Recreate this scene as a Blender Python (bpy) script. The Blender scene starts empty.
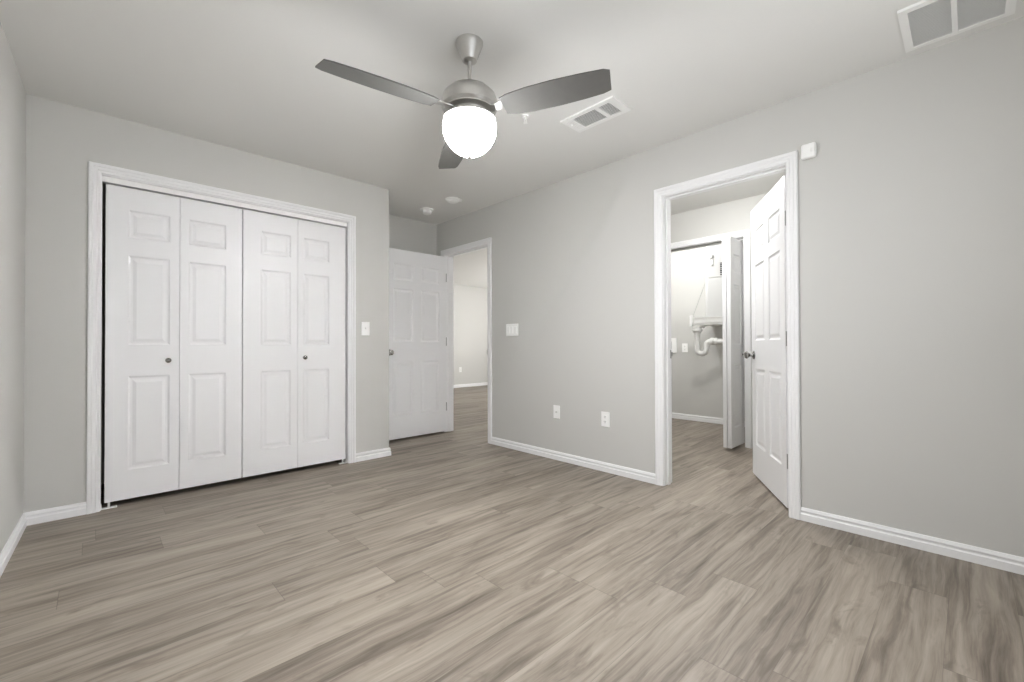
import bpy, bmesh, math, random
from mathutils import Vector, Matrix
R = math.radians
sc = bpy.context.scene
C = sc.collection
random.seed(4)

# ------------------------------------------------------------------ camera, world, lights, exposure
YAW, PITCH, ROLL, CAM_Z = R(43.679), R(0.517), R(-0.172), 1.001
cam_data = bpy.data.cameras.new('camera')
cam_data.sensor_fit = 'HORIZONTAL'
cam_data.sensor_width = 36.0
cam_data.lens = 36.0 * 436.97 / 1024.0
cam_data.clip_start = 0.02
cam = bpy.data.objects.new('camera', cam_data)
C.objects.link(cam)
Fv = Vector((math.sin(YAW) * math.cos(PITCH), math.cos(YAW) * math.cos(PITCH), math.sin(PITCH)))
Rv = Vector((math.cos(YAW), -math.sin(YAW), 0))
Uv = Rv.cross(Fv)
cr, sr = math.cos(ROLL), math.sin(ROLL)
Rv, Uv = cr * Rv + sr * Uv, -sr * Rv + cr * Uv
m = Matrix((( Rv.x, Uv.x, -Fv.x, 0), (Rv.y, Uv.y, -Fv.y, 0), (Rv.z, Uv.z, -Fv.z, CAM_Z), (0, 0, 0, 1)))
cam.matrix_world = m
sc.camera = cam

world = bpy.data.worlds.new('sky')
sc.world = world
world.use_nodes = True
world.node_tree.nodes['Background'].inputs[0].default_value = (0.75, 0.85, 1.0, 1)
world.node_tree.nodes['Background'].inputs[1].default_value = 0.6

FAN_POWER = 335.0           # emission of the fan's glass bowl
WINDOW_POWER = 15.0
CEILING_FILL_POWER = 12.5
def area_light(name, loc, rot, sx, sy, power, col=(1, 1, 1)):
    d = bpy.data.lights.new(name, 'AREA')
    d.shape = 'RECTANGLE'; d.size = sx; d.size_y = sy; d.energy = power; d.color = col
    o = bpy.data.objects.new(name, d); C.objects.link(o)
    o.location = loc; o.rotation_euler = rot
    return o
# added area lights at unseen windows, standing in for daylight
area_light('unseen_window_fill', (0.95, -0.52, 1.25), (R(90), 0, 0), 2.1, 1.5, WINDOW_POWER, (0.98, 0.99, 1.0))
area_light('added_ceiling_fill', (0.95, -0.50, 1.25), (R(145), 0, 0), 2.0, 0.7, CEILING_FILL_POWER, (0.98, 0.99, 1.0))  # added fill, tilted up to brighten the ceiling
area_light('unseen_window_fill', (8.14, 5.3, 1.42), (0, R(107), 0), 1.3, 2.9, 160, (1.0, 0.99, 0.97))  # added to brighten the room beyond the entry door

vs = sc.view_settings
vs.view_transform = 'Standard'
vs.look = 'None'
vs.gamma = 1.0
vs.use_curve_mapping = False
vs.exposure = 0.0
sc.cycles.diffuse_bounces = 8

# ------------------------------------------------------------------ materials
def new_mat(name):
    mt = bpy.data.materials.new(name); mt.use_nodes = True
    nt = mt.node_tree
    return mt, nt, nt.nodes['Principled BSDF']
def N(nt, typ, **kw):
    n = nt.nodes.new(typ)
    for k, v in kw.items(): setattr(n, k, v)
    return n
def L(nt, a, b): nt.links.new(a, b)
def math_node(nt, op, a, b=None, c=None):
    n = N(nt, 'ShaderNodeMath', operation=op)
    for i, v in enumerate((a, b, c)):
        if v is None: continue
        if isinstance(v, (int, float)): n.inputs[i].default_value = v
        else: L(nt, v, n.inputs[i])
    return n.outputs[0]
def plain(name, col, rough=0.5, metal=0.0, bump=0.0, scale=200.0, var=0.02, spec=0.5):
    mt, nt, b = new_mat(name)
    tc = N(nt, 'ShaderNodeTexCoord')
    no = N(nt, 'ShaderNodeTexNoise'); no.inputs['Scale'].default_value = scale; no.inputs['Detail'].default_value = 4
    L(nt, tc.outputs['Object'], no.inputs['Vector'])
    rp = N(nt, 'ShaderNodeValToRGB')
    rp.color_ramp.elements[0].color = tuple(max(0, c * (1 - var)) for c in col) + (1,)
    rp.color_ramp.elements[1].color = tuple(min(1, c * (1 + var)) for c in col) + (1,)
    L(nt, no.outputs['Fac'], rp.inputs['Fac'])
    L(nt, rp.outputs['Color'], b.inputs['Base Color'])
    b.inputs['Roughness'].default_value = rough
    b.inputs['Metallic'].default_value = metal
    b.inputs['Specular IOR Level'].default_value = spec
    if bump:
        bp = N(nt, 'ShaderNodeBump'); bp.inputs['Strength'].default_value = bump; bp.inputs['Distance'].default_value = 0.002
        L(nt, no.outputs['Fac'], bp.inputs['Height']); L(nt, bp.outputs['Normal'], b.inputs['Normal'])
    return mt

WALL = plain('wall_paint', (0.58, 0.575, 0.553), 0.55, 0, 0.06, 140, 0.008, 0.35)
CEIL = plain('ceiling_paint', (0.79, 0.788, 0.768), 0.8, 0, 0.12, 90, 0.01, 0.2)
TRIM = plain('white_trim_paint', (0.84, 0.84, 0.845), 0.32, 0, 0.0, 30, 0.006)
DOOR = plain('white_door_paint', (0.82, 0.82, 0.83), 0.38, 0, 0.04, 160, 0.006)
PLASTIC = plain('white_plastic', (0.92, 0.92, 0.905), 0.35, 0, 0.0, 30, 0.01)
VENTW = plain('white_enamelled_metal', (0.88, 0.88, 0.865), 0.4, 0, 0.0, 30, 0.01)
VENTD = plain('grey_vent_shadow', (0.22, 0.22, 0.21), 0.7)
NICKEL = plain('brushed_nickel', (0.60, 0.59, 0.57), 0.28, 1.0, 0.0, 60, 0.06)
KNOB = plain('satin_nickel', (0.34, 0.335, 0.325), 0.25, 1.0, 0.0, 60, 0.05)
STEEL = plain('grey_steel', (0.42, 0.42, 0.41), 0.35, 1.0, 0.0, 60, 0.05)
BLADE = plain('grey_fan_blade', (0.10, 0.098, 0.092), 0.45, 0, 0.0, 25, 0.12)
DARK = plain('dark_gap', (0.03, 0.03, 0.03), 0.8)
PVC = plain('white_pvc', (0.80, 0.80, 0.78), 0.35, 0, 0.0, 30, 0.01)
TANK = plain('white_appliance_enamel', (0.60, 0.60, 0.59), 0.35, 0, 0.0, 30, 0.01)
CLOSET = plain('closet_paint', (0.5, 0.5, 0.48), 0.7)

def lamp_mat(name, col, strength):
    mt, nt, b = new_mat(name)
    b.inputs['Base Color'].default_value = (0.9, 0.9, 0.88, 1)
    b.inputs['Roughness'].default_value = 0.3
    b.inputs['Emission Color'].default_value = col + (1,)
    b.inputs['Emission Strength'].default_value = strength
    return mt
GLASS = lamp_mat('lit_frosted_glass', (0.985, 0.99, 1.0), FAN_POWER)
# bowl's emission weakened towards the top, shaped to spare the ceiling direct light
gn = GLASS.node_tree
gtc = N(gn, 'ShaderNodeTexCoord'); gsp = N(gn, 'ShaderNodeSeparateXYZ'); gmr = N(gn, 'ShaderNodeMapRange')
L(gn, gtc.outputs['Object'], gsp.inputs[0]); L(gn, gsp.outputs['Z'], gmr.inputs['Value'])
gmr.interpolation_type = 'SMOOTHSTEP'
for k_, v_ in (('From Min', -0.40), ('From Max', -0.525), ('To Min', FAN_POWER * 0.035), ('To Max', FAN_POWER)): gmr.inputs[k_].default_value = v_
L(gn, gmr.outputs[0], gn.nodes['Principled BSDF'].inputs['Emission Strength'])
HALL_GLASS = lamp_mat('lit_hall_glass', (1.0, 1.0, 0.995), 112.0)
LAUNDRY_GLASS = lamp_mat('lit_laundry_glass', (1.0, 1.0, 0.995), 190.0)

def pane_mat():
    mt, nt, b = new_mat('window_glass')
    b.inputs['Base Color'].default_value = (1, 1, 1, 1)
    b.inputs['Roughness'].default_value = 0.0
    b.inputs['Transmission Weight'].default_value = 1.0
    b.inputs['IOR'].default_value = 1.05
    return mt
PANE = pane_mat()

def floor_mat():
    mt, nt, b = new_mat('grey_oak_vinyl_plank')
    W_, LEN, Y0 = 0.18, 1.22, 2.225
    tc = N(nt, 'ShaderNodeNewGeometry')
    sp = N(nt, 'ShaderNodeSeparateXYZ'); L(nt, tc.outputs['Position'], sp.inputs[0])
    x, y = sp.outputs['X'], sp.outputs['Y']
    v = math_node(nt, 'DIVIDE', math_node(nt, 'SUBTRACT', y, Y0), W_)
    row = math_node(nt, 'FLOOR', v); fv = math_node(nt, 'FRACT', v)
    wr = N(nt, 'ShaderNodeTexWhiteNoise', noise_dimensions='1D'); L(nt, row, wr.inputs['W'])
    u = math_node(nt, 'ADD', math_node(nt, 'DIVIDE', x, LEN), math_node(nt, 'MULTIPLY', wr.outputs['Value'], 7.3))
    colm = math_node(nt, 'FLOOR', u); fu = math_node(nt, 'FRACT', u)
    idv = N(nt, 'ShaderNodeCombineXYZ'); L(nt, row, idv.inputs[0]); L(nt, colm, idv.inputs[1])
    wn = N(nt, 'ShaderNodeTexWhiteNoise', noise_dimensions='2D'); L(nt, idv.outputs[0], wn.inputs['Vector'])
    rid = wn.outputs['Value']
    # per-plank shifted coordinates
    gx = math_node(nt, 'ADD', x, math_node(nt, 'MULTIPLY', rid, 37.0))
    gz = math_node(nt, 'MULTIPLY', rid, 91.0)
    wv = N(nt, 'ShaderNodeCombineXYZ')
    L(nt, math_node(nt, 'MULTIPLY', gx, 2.2), wv.inputs[0]); L(nt, math_node(nt, 'MULTIPLY', y, 9.0), wv.inputs[1]); L(nt, gz, wv.inputs[2])
    wno = N(nt, 'ShaderNodeTexNoise'); wno.inputs['Scale'].default_value = 1.0; wno.inputs['Detail'].default_value = 2
    L(nt, wv.outputs[0], wno.inputs['Vector'])
    yw = math_node(nt, 'ADD', y, math_node(nt, 'MULTIPLY', wno.outputs['Fac'], 0.045))
    def grain(sx, sy, detail, rough, dist):
        cv = N(nt, 'ShaderNodeCombineXYZ')
        L(nt, math_node(nt, 'MULTIPLY', gx, sx), cv.inputs[0]); L(nt, math_node(nt, 'MULTIPLY', yw, sy), cv.inputs[1]); L(nt, gz, cv.inputs[2])
        n = N(nt, 'ShaderNodeTexNoise'); n.inputs['Scale'].default_value = 1.0
        n.inputs['Detail'].default_value = detail; n.inputs['Roughness'].default_value = rough; n.inputs['Distortion'].default_value = dist
        L(nt, cv.outputs[0], n.inputs['Vector'])
        return n.outputs['Fac']
    broad = grain(1.2, 13.0, 4, 0.6, 0.6)
    mid = grain(1.9, 44.0, 6, 0.62, 0.4)
    fine = grain(9.0, 210.0, 4, 0.6, 0.2)
    knots = grain(4.0, 14.0, 4, 0.6, 0.5)
    f = math_node(nt, 'ADD', math_node(nt, 'MULTIPLY', broad, 0.46), math_node(nt, 'MULTIPLY', mid, 0.46))
    f = math_node(nt, 'ADD', f, math_node(nt, 'MULTIPLY', fine, 0.10))
    f = math_node(nt, 'ADD', f, math_node(nt, 'MULTIPLY', math_node(nt, 'SUBTRACT', rid, 0.5), 0.075))
    rp = N(nt, 'ShaderNodeValToRGB'); cr_ = rp.color_ramp
    cr_.elements[0].position = 0.34; cr_.elements[0].color = (0.088, 0.069, 0.053, 1)
    cr_.elements[1].position = 0.68; cr_.elements[1].color = (0.365, 0.316, 0.264, 1)
    for p, c in ((0.45, (0.185, 0.154, 0.124, 1)), (0.53, (0.262, 0.223, 0.183, 1)), (0.60, (0.312, 0.268, 0.222, 1))):
        e = cr_.elements.new(p); e.color = c
    L(nt, f, rp.inputs['Fac'])
    # dark knots and smears
    kr = N(nt, 'ShaderNodeMapRange'); kr.inputs['From Min'].default_value = 0.58; kr.inputs['From Max'].default_value = 0.72
    L(nt, knots, kr.inputs['Value'])
    kd = math_node(nt, 'MULTIPLY', math_node(nt, 'MULTIPLY', kr.outputs[0], math_node(nt, 'ADD', mid, 0.25)), 0.75)
    mx = N(nt, 'ShaderNodeMix', data_type='RGBA'); mx.inputs[7].default_value = (0.10, 0.078, 0.060, 1)
    L(nt, kd, mx.inputs[0]); L(nt, rp.outputs['Color'], mx.inputs[6])
    # joints between planks
    ev = math_node(nt, 'MULTIPLY', math_node(nt, 'MINIMUM', fv, math_node(nt, 'SUBTRACT', 1.0, fv)), W_)
    eu = math_node(nt, 'MULTIPLY', math_node(nt, 'MINIMUM', fu, math_node(nt, 'SUBTRACT', 1.0, fu)), LEN)
    e = math_node(nt, 'MINIMUM', math_node(nt, 'ADD', ev, 0.0006), eu)
    gap = N(nt, 'ShaderNodeMapRange'); gap.inputs['From Min'].default_value = 0.0004; gap.inputs['From Max'].default_value = 0.0018
    gap.inputs['To Min'].default_value = 0.55; gap.inputs['To Max'].default_value = 0.0
    L(nt, e, gap.inputs['Value'])
    m2 = N(nt, 'ShaderNodeMix', data_type='RGBA'); m2.inputs[7].default_value = (0.07, 0.056, 0.045, 1)
    L(nt, gap.outputs[0], m2.inputs[0]); L(nt, mx.outputs[2], m2.inputs[6])
    L(nt, m2.outputs[2], b.inputs['Base Color'])
    b.inputs['Roughness'].default_value = 0.42
    b.inputs['Specular IOR Level'].default_value = 0.35
    bp = N(nt, 'ShaderNodeBump'); bp.inputs['Strength'].default_value = 0.12; bp.inputs['Distance'].default_value = 0.001
    L(nt, math_node(nt, 'SUBTRACT', fine, gap.outputs[0]), bp.inputs['Height']); L(nt, bp.outputs['Normal'], b.inputs['Normal'])
    return mt
FLOOR = floor_mat()

# ------------------------------------------------------------------ mesh helpers
def obj(name, bm, mat, parent=None, smooth=False, weld=True):
    if weld: bmesh.ops.remove_doubles(bm, verts=bm.verts, dist=1e-5)
    bmesh.ops.recalc_face_normals(bm, faces=bm.faces)
    me = bpy.data.meshes.new(name); bm.to_mesh(me); bm.free()
    for mt in (mat if isinstance(mat, (list, tuple)) else [mat]): me.materials.append(mt)
    if smooth:
        for p in me.polygons: p.use_smooth = True
    o = bpy.data.objects.new(name, me); C.objects.link(o)
    if parent is not None: o.parent = parent
    return o
def smooth_by_angle(o, ang=35):
    me = o.data
    for p in me.polygons: p.use_smooth = True
    bm = bmesh.new(); bm.from_mesh(me)
    for e in bm.edges:
        if len(e.link_faces) == 2 and e.calc_face_angle(0) > R(ang): e.smooth = False
    bm.to_mesh(me); bm.free()
    return o
def tag(o, label, cat, group=None, kind=None):
    o['label'] = label; o['category'] = cat
    if group: o['group'] = group
    if kind: o['kind'] = kind
    return o
def thing(name, label, cat, loc=(0, 0, 0), rot=(0, 0, 0), group=None, kind=None):
    o = bpy.data.objects.new(name, None); C.objects.link(o)
    o.empty_display_size = 0.1
    o.location = loc; o.rotation_euler = rot
    return tag(o, label, cat, group, kind)
def box(bm, x0, x1, y0, y1, z0, z1):
    vs_ = [bm.verts.new(p) for p in ((x0, y0, z0), (x1, y0, z0), (x1, y1, z0), (x0, y1, z0), (x0, y0, z1), (x1, y0, z1), (x1, y1, z1), (x0, y1, z1))]
    for f in ((0, 1, 2, 3), (4, 5, 6, 7), (0, 1, 5, 4), (1, 2, 6, 5), (2, 3, 7, 6), (3, 0, 4, 7)):
        bm.faces.new([vs_[i] for i in f])
    return vs_
def boxes(*bs):
    bm = bmesh.new()
    for b in bs: box(bm, *b)
    return bm
def bevel_box(x0, x1, y0, y1, z0, z1, r, seg=2):
    bm = boxes((x0, x1, y0, y1, z0, z1))
    bmesh.ops.bevel(bm, geom=list(bm.edges), offset=r, segments=seg, affect='EDGES', profile=0.5)
    return bm
def lathe(bm, prof, seg=40, mat=None):
    rings = []
    for r, z in prof:
        if r < 1e-6: rings.append([bm.verts.new((0, 0, z))])
        else: rings.append([bm.verts.new((r * math.cos(2 * math.pi * k / seg), r * math.sin(2 * math.pi * k / seg), z)) for k in range(seg)])
    for a, b in zip(rings, rings[1:]):
        for k in range(seg):
            k2 = (k + 1) % seg
            if len(a) == 1 and len(b) == 1: continue
            if len(a) == 1: bm.faces.new((a[0], b[k], b[k2]))
            elif len(b) == 1: bm.faces.new((a[k], a[k2], b[0]))
            else: bm.faces.new((a[k], a[k2], b[k2], b[k]))
    if mat is not None: bmesh.ops.transform(bm, matrix=mat, verts=[v for rg in rings for v in rg])
    return bm
def tube(bm, pts, r, seg=14, caps=True):
    pts = [Vector(p) for p in pts]
    rings = []
    prev = None
    for i, p in enumerate(pts):
        t = (pts[min(i + 1, len(pts) - 1)] - pts[max(i - 1, 0)]).normalized()
        if prev is None:
            a = t.orthogonal().normalized()
        else:
            a = (prev - t * prev.dot(t)).normalized()
        prev = a
        b2 = t.cross(a)
        rr = r[i] if isinstance(r, (list, tuple)) else r
        rings.append([bm.verts.new(p + rr * (math.cos(2 * math.pi * k / seg) * a + math.sin(2 * math.pi * k / seg) * b2)) for k in range(seg)])
    for a, b2 in zip(rings, rings[1:]):
        for k in range(seg): bm.faces.new((a[k], a[(k + 1) % seg], b2[(k + 1) % seg], b2[k]))
    if caps:
        bm.faces.new(rings[0]); bm.faces.new(rings[-1])
    return bm
def struct(name, bm, mat, label, cat, parent=None):
    o = obj(name, bm, mat, parent)
    return tag(o, label, cat, None, 'structure')
AX = {'+x': 0, '-x': 180, '+y': 90, '-y': -90}

# ------------------------------------------------------------------ room shell
T = 0.115
ZC = 2.425
XL, YB, XR, YF = -0.284, 3.655, 2.92, -0.46
XO, YA = 1.94, 4.349
CL0, CL1 = 0.030, 1.560            # closet opening
RD0, RD1 = 0.735, 1.499            # opening of the door to the laundry hall
ED0, ED1 = 3.416, 4.178            # opening of the door to the next room
HEAD = 2.05
EHEAD = 2.035
J = 0.018                          # jamb board
XN, YN = 8.1, 8.32                 # next room extent
LX, LB = 4.58, 5.70                # laundry closet front and back wall
LO0, LO1 = 1.517, 2.90             # laundry closet opening
YV0, YV1 = 0.45, 3.10              # hall width

struct('floor', boxes((-0.5, XN + 0.2, -0.7, YN + 0.2, -0.06, 0.0)), FLOOR, 'grey brown wood plank floor of the bedroom and rooms beyond', 'floor')
struct('ceiling', boxes((-0.5, XN + 0.2, -0.7, YN + 0.2, ZC, ZC + 0.08)), CEIL, 'pale grey painted ceiling above the bedroom', 'ceiling')
SK = 0.0293                        # the left wall runs slightly out of square
def left_x(y): return XL - SK * (YB - y)
bm = boxes((-1, 0, YF - T, YA + T, 0, ZC))
for v in bm.verts: v.co.x = left_x(v.co.y) - (T if v.co.x < -0.5 else 0)
struct('wall_left', bm, WALL, 'pale grey side wall at the left edge beside the closet wall', 'wall')
struct('wall_back', boxes((XL, CL0 - J, YB, YB + T, 0, ZC), (CL1 + J, XO, YB, YB + T, 0, ZC), (CL0 - J, CL1 + J, YB, YB + T, HEAD + J, ZC)), WALL,
       'grey wall holding the wide white folding closet doors', 'wall')
struct('wall_closet_side', boxes((XO - T, XO, YB + T, YA, 0, ZC)), WALL, 'short grey wall between closet and entry alcove', 'wall')
struct('wall_alcove', boxes((XL, XR, YA, YA + T, 0, ZC)), WALL, 'grey end wall of the alcove behind the open entry door', 'wall')
struct('wall_right', boxes((XR, XR + T, YF, RD0 - J, 0, ZC), (XR, XR + T, RD1 + J, ED0 - J, 0, ZC), (XR, XR + T, ED1 + J, YN, 0, ZC),
       (XR, XR + T, RD0 - J, RD1 + J, HEAD + J, ZC), (XR, XR + T, ED0 - J, ED1 + J, EHEAD + J, ZC)), WALL, 'long grey wall with two open doorways', 'wall')
WX0, WX1, WZ0, WZ1 = -0.12, 2.02, 0.45, 2.10
struct('wall_front', boxes((left_x(YF), WX0, YF - T, YF, 0, ZC), (WX1, XR + T, YF - T, YF, 0, ZC), (WX0, WX1, YF - T, YF, 0, WZ0), (WX0, WX1, YF - T, YF, WZ1, ZC)), WALL,
       'grey wall with the bedroom window, opposite the closet', 'wall')
NY0, NY1 = 3.8, 6.8
struct('wall_next_room_end', boxes((XR + T, XN, YN, YN + T, 0, ZC)), WALL, 'bright far wall of the room seen through the entry doorway', 'wall')
struct('wall_next_room_right', boxes((XN, XN + T, YV1 + T, NY0, 0, ZC), (XN, XN + T, NY1, YN + T, 0, ZC), (XN, XN + T, NY0, NY1, 0, WZ0), (XN, XN + T, NY0, NY1, WZ1, ZC)), WALL,
       'side wall with the added window in the room beyond the entry doorway', 'wall')
struct('wall_divider', boxes((XR + T, XN + T, YV1, YV1 + T, 0, ZC)), WALL, 'wall between the laundry hall and the next room', 'wall')
struct('wall_hall_right', boxes((XR + T, LB + T, YV0 - T, YV0, 0, ZC)), WALL, 'side wall of the laundry hall behind its open door', 'wall')
struct('wall_laundry_front', boxes((LX, LX + T, YV0, LO0 - J, 0, ZC), (LX, LX + T, LO1 + J, YV1, 0, ZC), (LX, LX + T, LO0 - J, LO1 + J, HEAD + J, ZC)), WALL,
       'grey hall wall around the laundry closet opening', 'wall')
struct('wall_laundry_back', boxes((LB, LB + T, YV0, YV1, 0, ZC)), WALL, 'pale back wall inside the laundry closet', 'wall')
struct('wall_laundry_side', boxes((LX + T, LB, 1.16, 1.275, 0, ZC)), WALL, 'side wall inside the laundry closet beside the white cabinet', 'wall')

# ------------------------------------------------------------------ trim: casings with jambs, baseboards
CAS = [(0.005, 0.0), (0.005, 0.009), (0.008, 0.011), (0.020, 0.011), (0.024, 0.0145), (0.040, 0.0145), (0.044, 0.018), (0.058, 0.018), (0.062, 0.015), (0.062, 0.0)]
def casing(bm, a0, a1, head, to_world):
    """Three mitred casing lengths round the opening a0..a1 x 0..head; to_world(a, out, z)."""
    rings = []
    for (a, s, z, dz) in ((a0, -1, 0, 0), (a0, -1, head, 1), (a1, 1, head, 1), (a1, 1, 0, 0)):
        rings.append([bm.verts.new(to_world(a + s * u, t, z + dz * u)) for u, t in CAS])
    for p, q in zip(rings, rings[1:]):
        n = len(p)
        for i in range(n): bm.faces.new((p[i], p[(i + 1) % n], q[(i + 1) % n], q[i]))
    bm.faces.new(rings[0]); bm.faces.new(rings[-1])
def jamb(bm, a0, a1, head, d0, d1, to_box):
    for b in ((a0 - J, a0, 0, head), (a1, a1 + J, 0, head), (a0 - J, a1 + J, head, head + J)):
        box(bm, *to_box(b[0], b[1], d0, d1, b[2], b[3]))
def on_y(a0, a1, d0, d1, z0, z1): return (a0, a1, d0, d1, z0, z1)
def on_x(a0, a1, d0, d1, z0, z1): return (d0, d1, a0, a1, z0, z1)

bm = bmesh.new()
casing(bm, CL0, CL1, HEAD, lambda a, t, z: (a, YB - t, z))
jamb(bm, CL0, CL1, HEAD, YB, YB + T, on_y)
struct('trim_1', bm, TRIM, 'white moulded casing around the folding closet doors', 'door casing')
bm = bmesh.new()
casing(bm, RD0, RD1, HEAD, lambda a, t, z: (XR - t, a, z))
casing(bm, RD0, RD1, HEAD, lambda a, t, z: (XR + T + t, a, z))
jamb(bm, RD0, RD1, HEAD, XR, XR + T, on_x)
box(bm, XR + 0.040, XR + 0.075, RD1 - 0.010, RD1, 0, HEAD)
box(bm, XR + 0.040, XR + 0.075, RD0, RD0 + 0.010, 0, HEAD)
box(bm, XR + 0.040, XR + 0.075, RD0 + 0.010, RD1 - 0.010, HEAD - 0.010, HEAD)
t2 = struct('trim_2', bm, TRIM, 'white moulded casing around the doorway to the laundry hall', 'door casing')
bm = boxes((XR + 0.078, XR + T - 0.004, RD1 - 0.0015, RD1, 0.90, 0.96), (XR + T - 0.006, XR + T + 0.006, RD1 - 0.006, RD1, 0.915, 0.945))
obj('strike_plate', bm, STEEL, t2)
bm = bmesh.new()
casing(bm, ED0, ED1, EHEAD, lambda a, t, z: (XR - t, a, z))
casing(bm, ED0, ED1, EHEAD, lambda a, t, z: (XR + T + t, a, z))
jamb(bm, ED0, ED1, EHEAD, XR, XR + T, on_x)
box(bm, XR + 0.040, XR + 0.075, ED1 - 0.010, ED1, 0, EHEAD)
box(bm, XR + 0.040, XR + 0.075, ED0, ED0 + 0.010, 0, EHEAD)
box(bm, XR + 0.040, XR + 0.075, ED0 + 0.010, ED1 - 0.010, EHEAD - 0.010, EHEAD)
t3 = struct('trim_3', bm, TRIM, 'white casing around the entry doorway to the bright next room', 'door casing')
bm = boxes((XR - 0.010, XR + 0.036, ED0, ED0 + 0.002, 0.90, 0.96), (XR - 0.014, XR - 0.008, ED0 - 0.003, ED0 + 0.002, 0.91, 0.95))
obj('strike_plate', bm, STEEL, t3)
bm = bmesh.new()
casing(bm, LO0, LO1, HEAD, lambda a, t, z: (LX - t, a, z))
jamb(bm, LO0, LO1, HEAD, LX, LX + T, on_x)
t4 = struct('trim_4', bm, TRIM, 'white casing around the laundry closet opening in the hall', 'door casing')
obj('track', boxes((LX + 0.035, LX + 0.065, LO0, LO1, HEAD - 0.022, HEAD)), STEEL, t4)

BH = 0.072
BAS = [(0, 0), (0.0145, 0), (0.0145, BH * .50), (0.009, BH * .58), (0.009, BH * .68), (0.0125, BH * .74), (0.0125, BH * .80), (0.006, BH), (0, BH)]
def baseboard(name, p0, p1, n, label, m0=0, m1=0):
    """Board along p0..p1; n points into the room; m0/m1 = 1 where the end is mitred into an inside corner, -1 for an outside one."""
    p0, p1, n = Vector(p0), Vector(p1), Vector(n)
    d = (p1 - p0).normalized()
    bm = bmesh.new()
    A = [bm.verts.new((p0 + n * t + d * (t * m0)).to_3d() + Vector((0, 0, z))) for t, z in BAS]
    B = [bm.verts.new((p1 + n * t - d * (t * m1)).to_3d() + Vector((0, 0, z))) for t, z in BAS]
    k = len(BAS)
    for i in range(k): bm.faces.new((A[i], A[(i + 1) % k], B[(i + 1) % k], B[i]))
    bm.faces.new(A); bm.faces.new(B)
    return struct(name, bm, TRIM, label, 'baseboard')
cw = 0.062
baseboard('baseboard_left', (left_x(YF), YF), (left_x(YB), YB), (1, 0), 'white baseboard along the left side wall', 1, 1)
baseboard('baseboard_back_left', (left_x(YB), YB), (CL0 - cw, YB), (0, -1), 'short white baseboard between left corner and closet casing', 1, 0)
baseboard('baseboard_back_right', (CL1 + cw, YB), (XO, YB), (0, -1), 'short white baseboard under the switch beside the closet', 0, -1)
baseboard('baseboard_closet_side', (XO, YB), (XO, YA), (1, 0), 'white baseboard around the closet corner into the alcove', -1, 1)
baseboard('baseboard_alcove', (XO, YA), (XR, YA), (0, -1), 'white baseboard behind the open entry door', 1, 1)
baseboard('baseboard_right_middle', (XR, RD1 + cw), (XR, ED0 - cw), (-1, 0), 'white baseboard under the outlets between the two doorways', 0, 0)
baseboard('baseboard_right_front', (XR, YF), (XR, RD0 - cw), (-1, 0), 'white baseboard right of the laundry hall doorway', 1, 0)
baseboard('baseboard_front', (left_x(YF), YF), (XR, YF), (0, 1), 'white baseboard below the bedroom window', 1, 1)
baseboard('baseboard_next_room', (XR + T, YN), (XN, YN), (0, -1), 'white baseboard on the far wall of the next room', 0, 0)
baseboard('baseboard_laundry', (LB, 1.275), (LB, YV1), (-1, 0), 'white baseboard on the back wall of the laundry closet', 0, 0)
baseboard('baseboard_divider', (XR + T, YV1), (LX, YV1), (0, -1), 'white baseboard along the hall wall', 0, 0)
baseboard('baseboard_hall', (XR + T + 0.02, YV0), (LX, YV0), (0, 1), 'white baseboard behind the open laundry hall door', 0, 0)

# unseen windows, placed and sized to carry the added light
def window(name, x0, x1, z0, z1, to_box, label):
    fr = boxes(*[to_box(*b) for b in ((x0, x0 + .05, 0, .05, z0, z1), (x1 - .05, x1, 0, .05, z0, z1), (x0 + .05, x1 - .05, 0, .05, z0, z0 + .05), (x0 + .05, x1 - .05, 0, .05, z1 - .05, z1),
              ((x0 + x1) / 2 - .025, (x0 + x1) / 2 + .025, 0, .05, z0 + .05, z1 - .05))])
    o = struct(name, fr, TRIM, label, 'window')
    obj('window_pane', boxes(to_box(x0 + .05, x1 - .05, .022, .028, z0 + .05, z1 - .05)), PANE, o)
    return o
window('window_1', WX0, WX1, WZ0, WZ1, lambda a, b, d0, d1, z0, z1: (a, b, YF - T + d0, YF - T + d1, z0, z1), 'white framed unseen bedroom window opposite the closet')
window('window_2', NY0, NY1, WZ0, WZ1, lambda a, b, d0, d1, z0, z1: (XN + T - d1, XN + T - d0, a, b, z0, z1), 'white framed unseen window added to light the next room')

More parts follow.
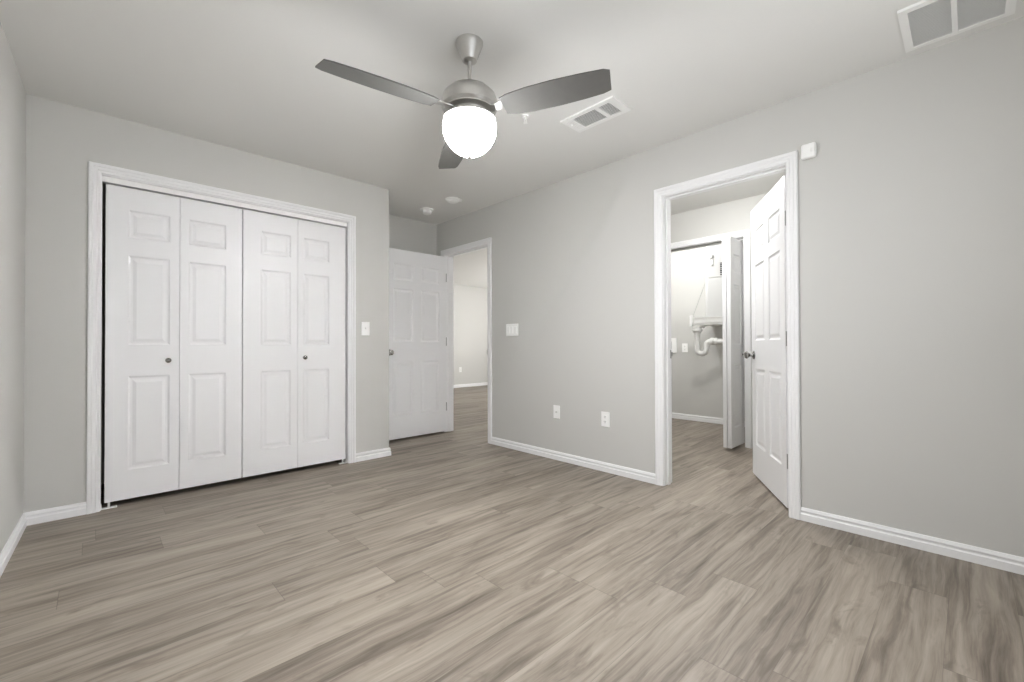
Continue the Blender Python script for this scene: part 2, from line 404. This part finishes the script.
# ------------------------------------------------------------------ panelled doors
RAISE = [(0.0, 0.0), (0.006, 0.005), (0.012, 0.0075), (0.022, 0.0075), (0.040, 0.002)]
ROWS = [(0.236, 0.806), (1.015, 1.578), (1.667, 1.840)]      # panel heights measured from the leaf's bottom
FOLD_ROWS = [(0.182, 0.773), (0.972, 1.540), (1.655, 1.830)]
def leaf_bm(W, H, Tk, panels):
    """A leaf x 0..W, y 0..Tk, z 0..H with raised panels (x0, x1, z0, z1) pressed into both faces."""
    bm = bmesh.new()
    xs = sorted({0, W} | {p[0] for p in panels} | {p[1] for p in panels})
    zs = sorted({0, H} | {p[2] for p in panels} | {p[3] for p in panels})
    def inside(x, z): return any(p[0] < x < p[1] and p[2] < z < p[3] for p in panels)
    for y, s in ((0.0, 1), (Tk, -1)):
        for xa, xb in zip(xs, xs[1:]):
            for za, zb in zip(zs, zs[1:]):
                if not inside((xa + xb) / 2, (za + zb) / 2):
                    bm.faces.new([bm.verts.new(v) for v in ((xa, y, za), (xb, y, za), (xb, y, zb), (xa, y, zb))])
        for p in panels:
            prev = None
            for ins, dep in RAISE:
                ring = [bm.verts.new(v) for v in ((p[0] + ins, y + s * dep, p[2] + ins), (p[1] - ins, y + s * dep, p[2] + ins), (p[1] - ins, y + s * dep, p[3] - ins), (p[0] + ins, y + s * dep, p[3] - ins))]
                if prev:
                    for i in range(4): bm.faces.new((prev[i], prev[(i + 1) % 4], ring[(i + 1) % 4], ring[i]))
                prev = ring
            bm.faces.new(prev)
    for xa, xb in zip(xs, xs[1:]):
        for z in (0, H): bm.faces.new([bm.verts.new(v) for v in ((xa, 0, z), (xb, 0, z), (xb, Tk, z), (xa, Tk, z))])
    for za, zb in zip(zs, zs[1:]):
        for x in (0, W): bm.faces.new([bm.verts.new(v) for v in ((x, 0, za), (x, 0, zb), (x, Tk, zb), (x, Tk, za))])
    return bm
def knob_bm(pos, axis, big=True):
    """Round door knob with its rose; axis = direction it stands out."""
    prof = ([(0, 0), (0.032, 0), (0.032, 0.004), (0.026, 0.009), (0.012, 0.011), (0.011, 0.030), (0.018, 0.036), (0.0265, 0.046), (0.027, 0.056), (0.020, 0.064), (0.008, 0.067), (0, 0.067)] if big else
            [(0, 0), (0.011, 0), (0.009, 0.004), (0.007, 0.012), (0.012, 0.018), (0.0165, 0.024), (0.0165, 0.029), (0.011, 0.034), (0, 0.036)])
    q = Vector(axis).to_track_quat('Z', 'Y').to_matrix().to_4x4()
    return lathe(bmesh.new(), prof, 28, Matrix.Translation(pos) @ q)
def hinged_door(name, W, H, label, loc, ang):
    """Six-panel leaf hung on its x = 0 edge; y runs through the thickness, 0 being the bedroom face."""
    Tk = 0.035
    d = thing(name, label, 'door', loc, (0, 0, ang), None, 'structure')
    cx = [(0.092, W / 2 - 0.050), (W / 2 + 0.050, W - 0.092)]
    obj('door_leaf', leaf_bm(W, H, Tk, [(a, b, z0, z1) for a, b in cx for z0, z1 in ROWS]), DOOR, d)
    return d, Tk
LEAFH = 2.02

# entry door, swung fully open against the alcove's end wall (y = ED1 side); the face we see is turned to the room
d1, Tk = hinged_door('door_1', 0.755, LEAFH - 0.03, 'white six panel entry door standing open in the alcove', (XR - 0.012, ED1 - 0.003, 0.022), R(180))
smooth_by_angle(obj('door_knob', knob_bm((0.755 - 0.045, 0.035, 0.905), (0, 1, 0)), KNOB, d1))
obj('latch_plate', boxes((0.754, 0.7565, 0.006, 0.029, 0.875, 0.935)), STEEL, d1)
for z in (0.28, 1.02, 1.75):
    bm = boxes((-0.004, 0.0, 0.004, 0.034, z - 0.045, z + 0.045))
    lathe(bm, [(0, 0), (0.006, 0), (0.006, 0.095), (0, 0.095)], 12, Matrix.Translation((-0.002, 0.041, z - 0.0475)))
    obj('hinge', bm, STEEL, d1)

# laundry hall door, swung into the hall about the jamb nearest the viewer
A2 = R(31.2)
d2, Tk = hinged_door('door_2', 0.755, LEAFH - 0.01, 'white six panel door standing half open into the laundry hall', (XR + T + 0.004 - 0.018, RD0 + 0.034, 0.014), A2)
for o in d2.children: o.location = (0, -0.0350, 0)
smooth_by_angle(obj('door_knob', knob_bm((0.755 - 0.062, 0.0, 0.905), (0, 1, 0)), KNOB, d2))
smooth_by_angle(obj('door_knob', knob_bm((0.755 - 0.062, -0.035, 0.905), (0, -1, 0)), KNOB, d2))
obj('latch_plate', boxes((0.754, 0.7565, -0.029, -0.006, 0.875, 0.935)), STEEL, d2)
for z in (0.28, 1.02, 1.75):
    bm = boxes((-0.004, 0.0, -0.033, -0.001, z - 0.045, z + 0.045))
    lathe(bm, [(0, 0), (0.006, 0), (0.006, 0.095), (0, 0.095)], 12, Matrix.Translation((-0.004, -0.040, z - 0.0475)))
    obj('hinge', bm, STEEL, d2)

# folding closet doors
YD = YB + 0.028
def closet_pair(name, label, leaves, knob):
    d = thing(name, label, 'door', (leaves[0][0], YD, 0.036), (0, 0, 0), None, 'structure')
    x_base = leaves[0][0]
    for x0, x1, p0, p1 in leaves:
        o = obj('door_leaf', leaf_bm(x1 - x0, 1.970, 0.034, [(p0 - x0, p1 - x0, a, b) for a, b in FOLD_ROWS]), DOOR, d)
        o.location = (x0 - x_base, 0, 0)
    smooth_by_angle(obj('door_knob', knob_bm((knob - x_base, 0, 0.870), (0, -1, 0), False), KNOB, d))
    return d
closet_pair('door_3', 'left pair of white folding closet doors, knob near its middle seam', [(0.047, 0.4125, 0.153, 0.362), (0.4155, 0.7795, 0.464, 0.680)], 0.352)
closet_pair('door_4', 'right pair of white folding closet doors next to the wall switch', [(0.7865, 1.1645, 0.905, 1.113), (1.1675, 1.550, 1.208, 1.412)], 1.214)
# closet track and floor brackets belong to the opening
t5 = tag(obj('closet_door_track', boxes((CL0, CL1, YD - 0.008, YD + 0.034, HEAD - 0.033, HEAD)), VENTW), 'white track under the closet door head', 'door track')
for x0, x1, lab in ((CL0, CL0 + 0.075, 'white floor bracket at the left foot of the closet doors'), (CL1 - 0.065, CL1, 'white floor bracket at the right foot of the closet doors')):
    bm = boxes((x0, x1, YD - 0.012, YD + 0.022, 0, 0.004))
    xx = x0 if x0 < 0.5 else x1 - 0.004
    box(bm, xx, xx + 0.004, YD - 0.012, YD + 0.022, 0.004, 0.030)
    lathe(bm, [(0, 0), (0.006, 0), (0.006, 0.03), (0, 0.03)], 12, Matrix.Translation(((x0 + x1) / 2, YD + 0.008, 0.004)))
    tag(obj('pivot_bracket', bm, VENTW), lab, 'bracket', 'closet floor brackets')

# laundry closet folding pair, folded flat and standing out of its opening
d5 = thing('door_5', 'white folding laundry door pair folded flat in the hall', 'door', (LX + 0.055, LO0 + 0.022, 0.03), (0, 0, R(180)), None, 'structure')
for k in range(2):
    o = obj('door_leaf', leaf_bm(0.34, 1.985, 0.034, [(0.075, 0.265, a, b) for a, b in FOLD_ROWS]), DOOR, d5)
    o.location = (0, -0.040 * k - 0.034, 0)
    if k == 0: o.rotation_euler = (0, 0, 0)
smooth_by_angle(obj('door_knob', knob_bm((0.04, 0.0, 0.875), (0, 1, 0), False), KNOB, d5))

# ------------------------------------------------------------------ ceiling fan
FX, FY = 1.272, 1.616
fan = thing('ceiling_fan', 'brushed nickel ceiling fan with three grey blades and a glowing light bowl', 'ceiling fan', (FX, FY, ZC))
smooth_by_angle(obj('canopy', lathe(bmesh.new(), [(0, 0), (0.064, 0), (0.064, -0.008), (0.060, -0.018), (0.038, -0.076), (0.034, -0.086), (0.022, -0.091), (0, -0.091)]), NICKEL, fan), 30)
smooth_by_angle(obj('downrod', lathe(bmesh.new(), [(0, -0.085), (0.0085, -0.085), (0.0085, -0.215), (0, -0.215)], 20), NICKEL, fan))
smooth_by_angle(obj('motor_housing', lathe(bmesh.new(), [(0, -0.190), (0.020, -0.190), (0.024, -0.208), (0.060, -0.214), (0.098, -0.230), (0.122, -0.254), (0.130, -0.276), (0.130, -0.312), (0.120, -0.324), (0.120, -0.330), (0.095, -0.338), (0.095, -0.356), (0, -0.356)], 56), NICKEL, fan), 30)
smooth_by_angle(obj('light_fitter', lathe(bmesh.new(), [(0, -0.355), (0.105, -0.355), (0.124, -0.361), (0.124, -0.369), (0, -0.369)], 48), NICKEL, fan))
smooth_by_angle(obj('light_bowl', lathe(bmesh.new(), [(0, -0.369), (0.121, -0.369), (0.126, -0.392), (0.125, -0.420), (0.116, -0.452), (0.098, -0.482), (0.072, -0.508), (0.040, -0.526), (0, -0.532)], 48), GLASS, fan), 50)
smooth_by_angle(obj('finial', lathe(bmesh.new(), [(0, -0.531), (0.010, -0.532), (0.011, -0.539), (0.005, -0.546), (0, -0.548)], 20), NICKEL, fan))
BZ = 2.088 - ZC
def blade_bm():
    r0, r1, th = 0.175, 0.665, 0.0055
    top = [(r0, -0.050), (0.21, -0.062), (0.30, -0.072), (0.42, -0.075), (0.55, -0.071), (0.640, -0.064), (r1, -0.052)]
    bot = [(r1 - 0.012, 0.050), (0.62, 0.060), (0.54, 0.067), (0.42, 0.072), (0.30, 0.070), (0.21, 0.060), (r0, 0.046)]
    bm = bmesh.new()
    out = top + bot
    A = [bm.verts.new((x, y, -th / 2)) for x, y in out]; B = [bm.verts.new((x, y, th / 2)) for x, y in out]
    bm.faces.new(A); bm.faces.new(B)
    for i in range(len(out)):
        j = (i + 1) % len(out); bm.faces.new((A[i], A[j], B[j], B[i]))
    return bm
def bracket_bm():
    bm = bmesh.new()
    out = [(0.085, -0.022), (0.135, -0.017), (0.170, -0.030), (0.255, -0.034), (0.270, -0.022), (0.270, 0.022), (0.255, 0.034), (0.170, 0.030), (0.135, 0.017), (0.085, 0.022)]
    A = [bm.verts.new((x, y, 0.003)) for x, y in out]; B = [bm.verts.new((x, y, 0.009)) for x, y in out]
    bm.faces.new(A); bm.faces.new(B)
    for i in range(len(out)):
        j = (i + 1) % len(out); bm.faces.new((A[i], A[j], B[j], B[i]))
    return bm
bl0, br0 = None, None
for ang in (171, -67, 64):
    rot = Matrix.Rotation(R(ang), 4, 'Z') @ Matrix.Rotation(R(-12), 4, 'X')
    if bl0 is None:
        bl = bl0 = obj('blade', blade_bm(), BLADE, fan); br = br0 = obj('blade_bracket', bracket_bm(), NICKEL, bl)
    else:
        bl = bl0.copy(); C.objects.link(bl); bl.parent = fan
        br = br0.copy(); C.objects.link(br); br.parent = bl
    bl.matrix_local = Matrix.Translation((0, 0, BZ)) @ rot

# ------------------------------------------------------------------ ceiling vents, detectors, sprinkler
def supply_vent():
    X0, X1, Y0, Y1 = 2.135, 2.335, 1.395, 1.785
    v = thing('ceiling_vent', 'small white ceiling vent with two louvre panels near the fan', 'vent', ((X0 + X1) / 2, (Y0 + Y1) / 2, ZC))
    hx, hy = (X1 - X0) / 2, (Y1 - Y0) / 2
    # panels along y: short one near -y end, long one in the middle, blank blades at the +y end
    pan = [(-hy + 0.050, -hy + 0.125), (-hy + 0.150, -hy + 0.315)]
    ix = hx - 0.030
    bs = [(-hx, -ix, -hy, hy, -0.010, 0), (ix, hx, -hy, hy, -0.010, 0)]
    ys = [-hy] + [q for p in pan for q in p] + [hy]
    for a, b in zip(ys[0::2], ys[1::2]): bs.append((-ix, ix, a, b, -0.010, 0))
    obj('vent_frame', boxes(*bs), VENTW, v)
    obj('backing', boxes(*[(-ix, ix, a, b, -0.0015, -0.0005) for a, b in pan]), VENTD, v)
    bm = bmesh.new()
    for i, (a, b) in enumerate(pan):
        n = int((2 * ix) / 0.012)
        for k in range(n):
            x = -ix + (k + 0.5) * 2 * ix / n
            q = box(bm, -0.0006, 0.0006, a, b, -0.0055, 0.0055)
            bmesh.ops.transform(bm, matrix=Matrix.Translation((x, 0, -0.0055)) @ Matrix.Rotation(R(40), 4, 'Y'), verts=q)
    obj('louvre_slats', bm, VENTW, v, weld=False)
    bm = bmesh.new()
    for k in range(4):
        box(bm, -ix, ix, hy - 0.062 + k * 0.013, hy - 0.056 + k * 0.013, -0.013, -0.010)
    obj('end_slats', bm, VENTW, v)
    lv = obj('damper_lever', boxes((-0.03, -0.022, hy - 0.045, hy - 0.028, -0.022, -0.010)), VENTW, v)
supply_vent()
def return_grille():
    X0, X1, Y0, Y1 = 2.478, 2.842, -0.146, 0.202
    v = thing('return_air_grille', 'large white ceiling grille with two grey louvre panels at the upper right', 'vent', ((X0 + X1) / 2, (Y0 + Y1) / 2, ZC))
    hx, hy = (X1 - X0) / 2, (Y1 - Y0) / 2
    fr = 0.026
    iy = hy - 0.030
    mid = 0.005
    bs = [(-hx, -hx + fr, -hy, hy, -0.012, 0), (hx - fr, hx, -hy, hy, -0.012, 0), (-hx + fr, hx - fr, -hy, -iy, -0.012, 0), (-hx + fr, hx - fr, iy, hy, -0.012, 0),
          (-hx + fr, hx - fr, mid - 0.009, mid + 0.009, -0.012, 0)]
    obj('vent_frame', boxes(*bs), VENTW, v)
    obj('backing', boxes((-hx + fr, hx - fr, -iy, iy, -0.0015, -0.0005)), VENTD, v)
    bm = bmesh.new()
    n = 26
    for a, b in ((-iy, mid - 0.009), (mid + 0.009, iy)):
        for k in range(n):
            x = -hx + fr + (k + 0.5) * 2 * (hx - fr) / n
            q = box(bm, -0.0006, 0.0006, a, b, -0.006, 0.006)
            bmesh.ops.transform(bm, matrix=Matrix.Translation((x, 0, -0.0065)) @ Matrix.Rotation(R(35), 4, 'Y'), verts=q)
    obj('louvre_slats', bm, VENTW, v, weld=False)
return_grille()

s = thing('smoke_detector', 'round white detector with a stepped body on the alcove ceiling', 'smoke detector', (2.515, 3.92, ZC))
smooth_by_angle(obj('base_plate', lathe(bmesh.new(), [(0, 0), (0.068, 0), (0.068, -0.008), (0.062, -0.012), (0, -0.012)]), PLASTIC, s))
smooth_by_angle(obj('sensing_chamber', lathe(bmesh.new(), [(0, -0.012), (0.046, -0.012), (0.047, -0.038), (0.040, -0.048), (0.020, -0.050), (0.020, -0.046), (0, -0.046)]), PLASTIC, s))
s = thing('ceiling_sensor', 'white domed ceiling disc nearer the fan than the stepped detector', 'sensor', (2.52, 3.47, ZC))
smooth_by_angle(obj('base_plate', lathe(bmesh.new(), [(0, 0), (0.070, 0), (0.070, -0.010), (0.066, -0.014), (0, -0.014)]), PLASTIC, s))
smooth_by_angle(obj('dome', lathe(bmesh.new(), [(0, -0.014), (0.060, -0.014), (0.055, -0.024), (0.040, -0.032), (0.02, -0.036), (0, -0.037)]), PLASTIC, s))
bm = bevel_box(-0.018, 0.018, 0.055, 0.088, -0.016, 0, 0.005)
o = obj('test_tab', bm, PLASTIC, s); o.rotation_euler = (0, 0, R(-120))
s = thing('sprinkler_head', 'tiny white pendant sprinkler under the ceiling beside the fan light', 'sprinkler', (1.932, 1.896, ZC))
smooth_by_angle(obj('escutcheon', lathe(bmesh.new(), [(0, 0), (0.026, 0), (0.024, -0.006), (0.012, -0.010), (0, -0.010)], 24), PLASTIC, s))
bm = lathe(bmesh.new(), [(0, -0.010), (0.007, -0.010), (0.007, -0.020), (0, -0.020)], 16)
for a in (-1, 1): tube(bm, [(0.006 * a, 0, -0.018), (0.012 * a, 0, -0.028), (0.004 * a, 0, -0.042)], 0.002, 8)
obj('sprinkler_body', bm, PLASTIC, s)
obj('deflector', lathe(bmesh.new(), [(0, -0.042), (0.013, -0.043), (0.013, -0.045), (0, -0.045)], 20), PLASTIC, s)

# ------------------------------------------------------------------ wall plates
def plate(name, label, cat, loc, rotz, w, h, kind, group=None):
    """Local: x across the wall, y out of it is -y, z up."""
    t = thing(name, label, cat, loc, (0, 0, rotz), group)
    obj('cover_plate', bevel_box(-w / 2, w / 2, -0.006, 0, -h / 2, h / 2, 0.003), PLASTIC, t)
    if kind.startswith('rocker'):
        n = int(kind[-1])
        for k in range(n):
            cx = (k - (n - 1) / 2) * 0.046
            r_ = obj('rocker', bevel_box(cx - 0.0165, cx + 0.0165, -0.011, -0.004, -0.033, 0.033, 0.002), PLASTIC, t)
    elif kind == 'toggle':
        obj('toggle_surround', boxes((-0.006, 0.006, -0.0075, -0.006, -0.012, 0.012)), VENTW, t)
        bm = bevel_box(-0.0045, 0.0045, -0.020, -0.004, 0.0, 0.011, 0.002)
        obj('toggle', bm, PLASTIC, t)
    elif kind == 'duplex':
        for zc in (-0.0195, 0.0195):
            rc = obj('socket', bevel_box(-0.0165, 0.0165, -0.0085, -0.004, zc - 0.014, zc + 0.014, 0.003), PLASTIC, t)
            obj('socket_slots', boxes((-0.008, -0.0055, -0.0095, -0.0080, zc - 0.001, zc + 0.008), (0.0055, 0.008, -0.0095, -0.0080, zc - 0.001, zc + 0.007), (-0.0022, 0.0022, -0.0095, -0.0080, zc - 0.010, zc - 0.005)), DARK, rc)
    elif kind == 'jack':
        q = Matrix.Rotation(R(90), 4, 'X')
        smooth_by_angle(obj('cable_jack', lathe(bmesh.new(), [(0, 0.004), (0.008, 0.004), (0.008, 0.008), (0.005, 0.009), (0.005, 0.016), (0, 0.016)], 18, q), NICKEL, t))
    for zc in ((-0.042, 0.042) if kind in ('toggle', 'jack') else (0,) if kind == 'duplex' else ()):
        obj('screw', lathe(bmesh.new(), [(0, 0.005), (0.003, 0.005), (0.003, 0.0068), (0, 0.0068)], 10, Matrix.Translation((0, 0, zc)) @ Matrix.Rotation(R(90), 4, 'X')), VENTW, t)
    return t
plate('light_switch', 'white single light switch between closet casing and wall corner', 'light switch', (1.714, YB, 1.147), 0, 0.074, 0.117, 'toggle')
plate('light_switch', 'wide white triple light switch plate between the two doorways', 'light switch', (XR, 3.052, 1.146), R(-90), 0.168, 0.117, 'rocker3')
plate('cable_outlet', 'white cable outlet plate with one round jack, low on the wall', 'outlet', (XR, 2.493, 0.415), R(-90), 0.072, 0.115, 'jack')
plate('power_outlet', 'white double power outlet low on the wall nearest the laundry doorway', 'outlet', (XR, 1.990, 0.412), R(-90), 0.076, 0.118, 'duplex')
plate('power_outlet', 'small white outlet on the far wall of the bright next room', 'outlet', (6.25, YN, 0.42), 0, 0.076, 0.118, 'duplex')
plate('power_outlet', 'white wall plate left of the drain trap in the laundry closet', 'outlet', (LB, 2.625, 0.955), R(-90), 0.078, 0.118, 'duplex')

s = thing('door_sensor', "small white rounded sensor box on the wall beside the laundry doorway's top corner", 'sensor', (XR, 0.617, 2.088), (0, 0, R(-90)))
obj('sensor_body', bevel_box(-0.036, 0.036, -0.030, 0, -0.042, 0.042, 0.012, 3), PLASTIC, s)
obj('sensor_lens', bevel_box(0.010, 0.030, -0.033, -0.020, -0.014, 0.014, 0.004), VENTW, s)

# ------------------------------------------------------------------ laundry closet fittings
PX0 = 5.15
tag(obj('support_shelf', bevel_box(PX0 + 0.01, LB, 1.42, 2.27, 1.228, 1.256, 0.003), PVC), 'white wall shelf carrying the drain pan in the laundry closet', 'shelf')
bm = bmesh.new()
pz0, pz1 = 1.256, 1.318
py0, py1, px0, px1 = 1.44, 2.26, PX0, 5.66
for b in ((px0, px1, py0, py1, pz0, pz0 + .004), (px0, px0 + .006, py0, py1, pz0 + .004, pz1), (px1 - .006, px1, py0, py1, pz0 + .004, pz1), (px0 + .006, px1 - .006, py0, py0 + .006, pz0 + .004, pz1), (px0 + .006, px1 - .006, py1 - .006, py1, pz0 + .004, pz1)): box(bm, *b)
box(bm, px0 - 0.008, px0, py0, py1 + 0.008, pz1 - 0.006, pz1 + 0.002)
tag(obj('drain_pan', bm, PVC), 'shallow white drain pan under the white laundry cabinet', 'pan')
t = thing('air_handler', 'tall white metal appliance cabinet standing in the laundry drain pan', 'appliance', (5.40, 1.83, pz0 + 0.0045))
bm = boxes((-0.20, 0.20, -0.35, 0.325, 0.0, 0.93))
bmesh.ops.bevel(bm, geom=[e for e in bm.edges if abs(e.verts[0].co.z - e.verts[1].co.z) > 0.5], offset=0.035, segments=4, affect='EDGES', profile=0.5)
smooth_by_angle(obj('cabinet_body', bm, TANK, t), 40)
obj('access_panel', bevel_box(-0.208, -0.200, -0.30, 0.285, 0.06, 0.50, 0.003), TANK, t)
obj('top_panel', bevel_box(-0.206, -0.200, -0.30, 0.285, 0.52, 0.90, 0.003), TANK, t)
bm = lathe(bmesh.new(), [(0, 0), (0.030, 0), (0.030, 0.010), (0.022, 0.014), (0.012, 0.012), (0, 0.012)], 24, Matrix.Translation((-0.206, 0.250, 0.765)) @ Matrix.Rotation(R(-90), 4, 'Y'))
smooth_by_angle(obj('gauge_ring', bm, PVC, t))
obj('gauge_center', lathe(bmesh.new(), [(0, 0.012), (0.009, 0.012), (0.009, 0.016), (0, 0.016)], 16, Matrix.Translation((-0.206, 0.250, 0.765)) @ Matrix.Rotation(R(-90), 4, 'Y')), STEEL, t)
bm = boxes((-0.212, -0.206, 0.222, 0.236, 0.66, 0.765), (-0.216, -0.206, 0.226, 0.25, 0.66, 0.672))
obj('conduit_clip', bm, PVC, t)
bm = bmesh.new()
for k in range(7): box(bm, -0.2085, -0.206, 0.100, 0.142, 0.535 + k * 0.022, 0.535 + k * 0.022 + (0.016 if k % 3 else 0.012))
obj('dark_label', bm, DARK, t)['label'] = 'dark printed label strip'

# strap from the pan's corner up to the wall, condensate trap below
bm = bmesh.new()
tube(bm, [(PX0 - 0.012, 2.285, 1.285), (LB - 0.002, 2.325, 1.86)], 0.0035, 10)
box(bm, LB - 0.008, LB, 2.305, 2.345, 1.83, 1.90)
w = tag(obj('support_rod', bm, STEEL), 'thin slanting rod from the pan corner up to the laundry wall', 'rod')
obj('corner_clamp', bevel_box(PX0 - 0.024, PX0 + 0.01, 2.272, 2.305, 1.215, 1.345, 0.004), VENTW, w)

bm = bmesh.new()
TX = 5.22
pts = []
pr_ = 0.055
ya, yb = 2.255, 2.255 - 2 * pr_
zt, zb = 1.165, 0.945
pts += [(TX, ya, zt), (TX, ya, zb + 0.02)]
for k in range(0, 13):
    a = math.pi * k / 12
    pts.append((TX, ya - pr_ + pr_ * math.cos(a), zb - pr_ * math.sin(a)))
pts.append((TX, yb, zb + 0.045))
for k in range(1, 8):
    a = math.pi / 2 * k / 7
    pts.append((TX, yb - 0.045 + 0.045 * math.cos(a), zb + 0.045 + 0.045 * math.sin(a)))
pts.append((TX, 1.80, zb + 0.09))
tube(bm, pts, 0.030, 18)
t = tag(smooth_by_angle(obj('drain_trap', bm, PVC)), 'thick white pipe with a U shaped bend hanging below the laundry shelf', 'pipe')
smooth_by_angle(obj('inlet_cup', lathe(bmesh.new(), [(0, -0.050), (0.038, -0.050), (0.042, -0.015), (0.060, 0.0), (0.062, 0.026), (0.050, 0.038), (0, 0.038)], 30, Matrix.Translation((TX, ya, zt - 0.005))), PVC, t))
for yc in (yb - 0.068, yb - 0.115):
    smooth_by_angle(obj('slip_nut', lathe(bmesh.new(), [(0, -0.018), (0.040, -0.018), (0.044, 0), (0.040, 0.018), (0, 0.018)], 12, Matrix.Translation((TX, yc, zb + 0.09)) @ Matrix.Rotation(R(90), 4, 'X')), PVC, t))
obj('drain_arm', tube(bmesh.new(), [(TX, ya - 0.01, zt + 0.025), (TX, ya - 0.07, zt + 0.045), (TX, ya - 0.10, 1.215)], 0.014, 14), PVC, t)

t = thing('washer_box', 'white recessed wall box partly hidden by the doorway jamb', 'wall box', (LB, 2.80, 0.99), (0, 0, R(-90)))
obj('box_frame', boxes((-0.062, -0.042, -0.012, 0, -0.10, 0.10), (0.042, 0.062, -0.012, 0, -0.10, 0.10), (-0.042, 0.042, -0.012, 0, 0.08, 0.10), (-0.042, 0.042, -0.012, 0, -0.10, -0.08)), PLASTIC, t)
obj('box_back', boxes((-0.042, 0.042, -0.003, 0, -0.08, 0.08)), PLASTIC, t)
obj('water_valve', boxes((-0.024, -0.010, -0.020, -0.003, -0.05, 0.05)), STEEL, t)

# hall ceiling lamp
t = thing('hall_ceiling_lamp', 'round frosted ceiling lamp in the laundry hall', 'lamp', (3.58, 1.52, ZC))
obj('lamp_base', lathe(bmesh.new(), [(0, 0), (0.15, 0), (0.15, -0.02), (0, -0.02)]), VENTW, t)
smooth_by_angle(obj('lamp_bowl', lathe(bmesh.new(), [(0, -0.02), (0.14, -0.02), (0.135, -0.05), (0.10, -0.085), (0.05, -0.10), (0, -0.105)]), HALL_GLASS, t), 50)

t = thing('laundry_ceiling_lamp', 'small round frosted lamp on the laundry closet ceiling', 'lamp', (4.88, 2.50, ZC))
obj('lamp_base', lathe(bmesh.new(), [(0, 0), (0.09, 0), (0.09, -0.02), (0, -0.02)]), VENTW, t)
smooth_by_angle(obj('lamp_bowl', lathe(bmesh.new(), [(0, -0.02), (0.085, -0.02), (0.08, -0.05), (0.06, -0.075), (0.03, -0.085), (0, -0.088)]), LAUNDRY_GLASS, t), 50)
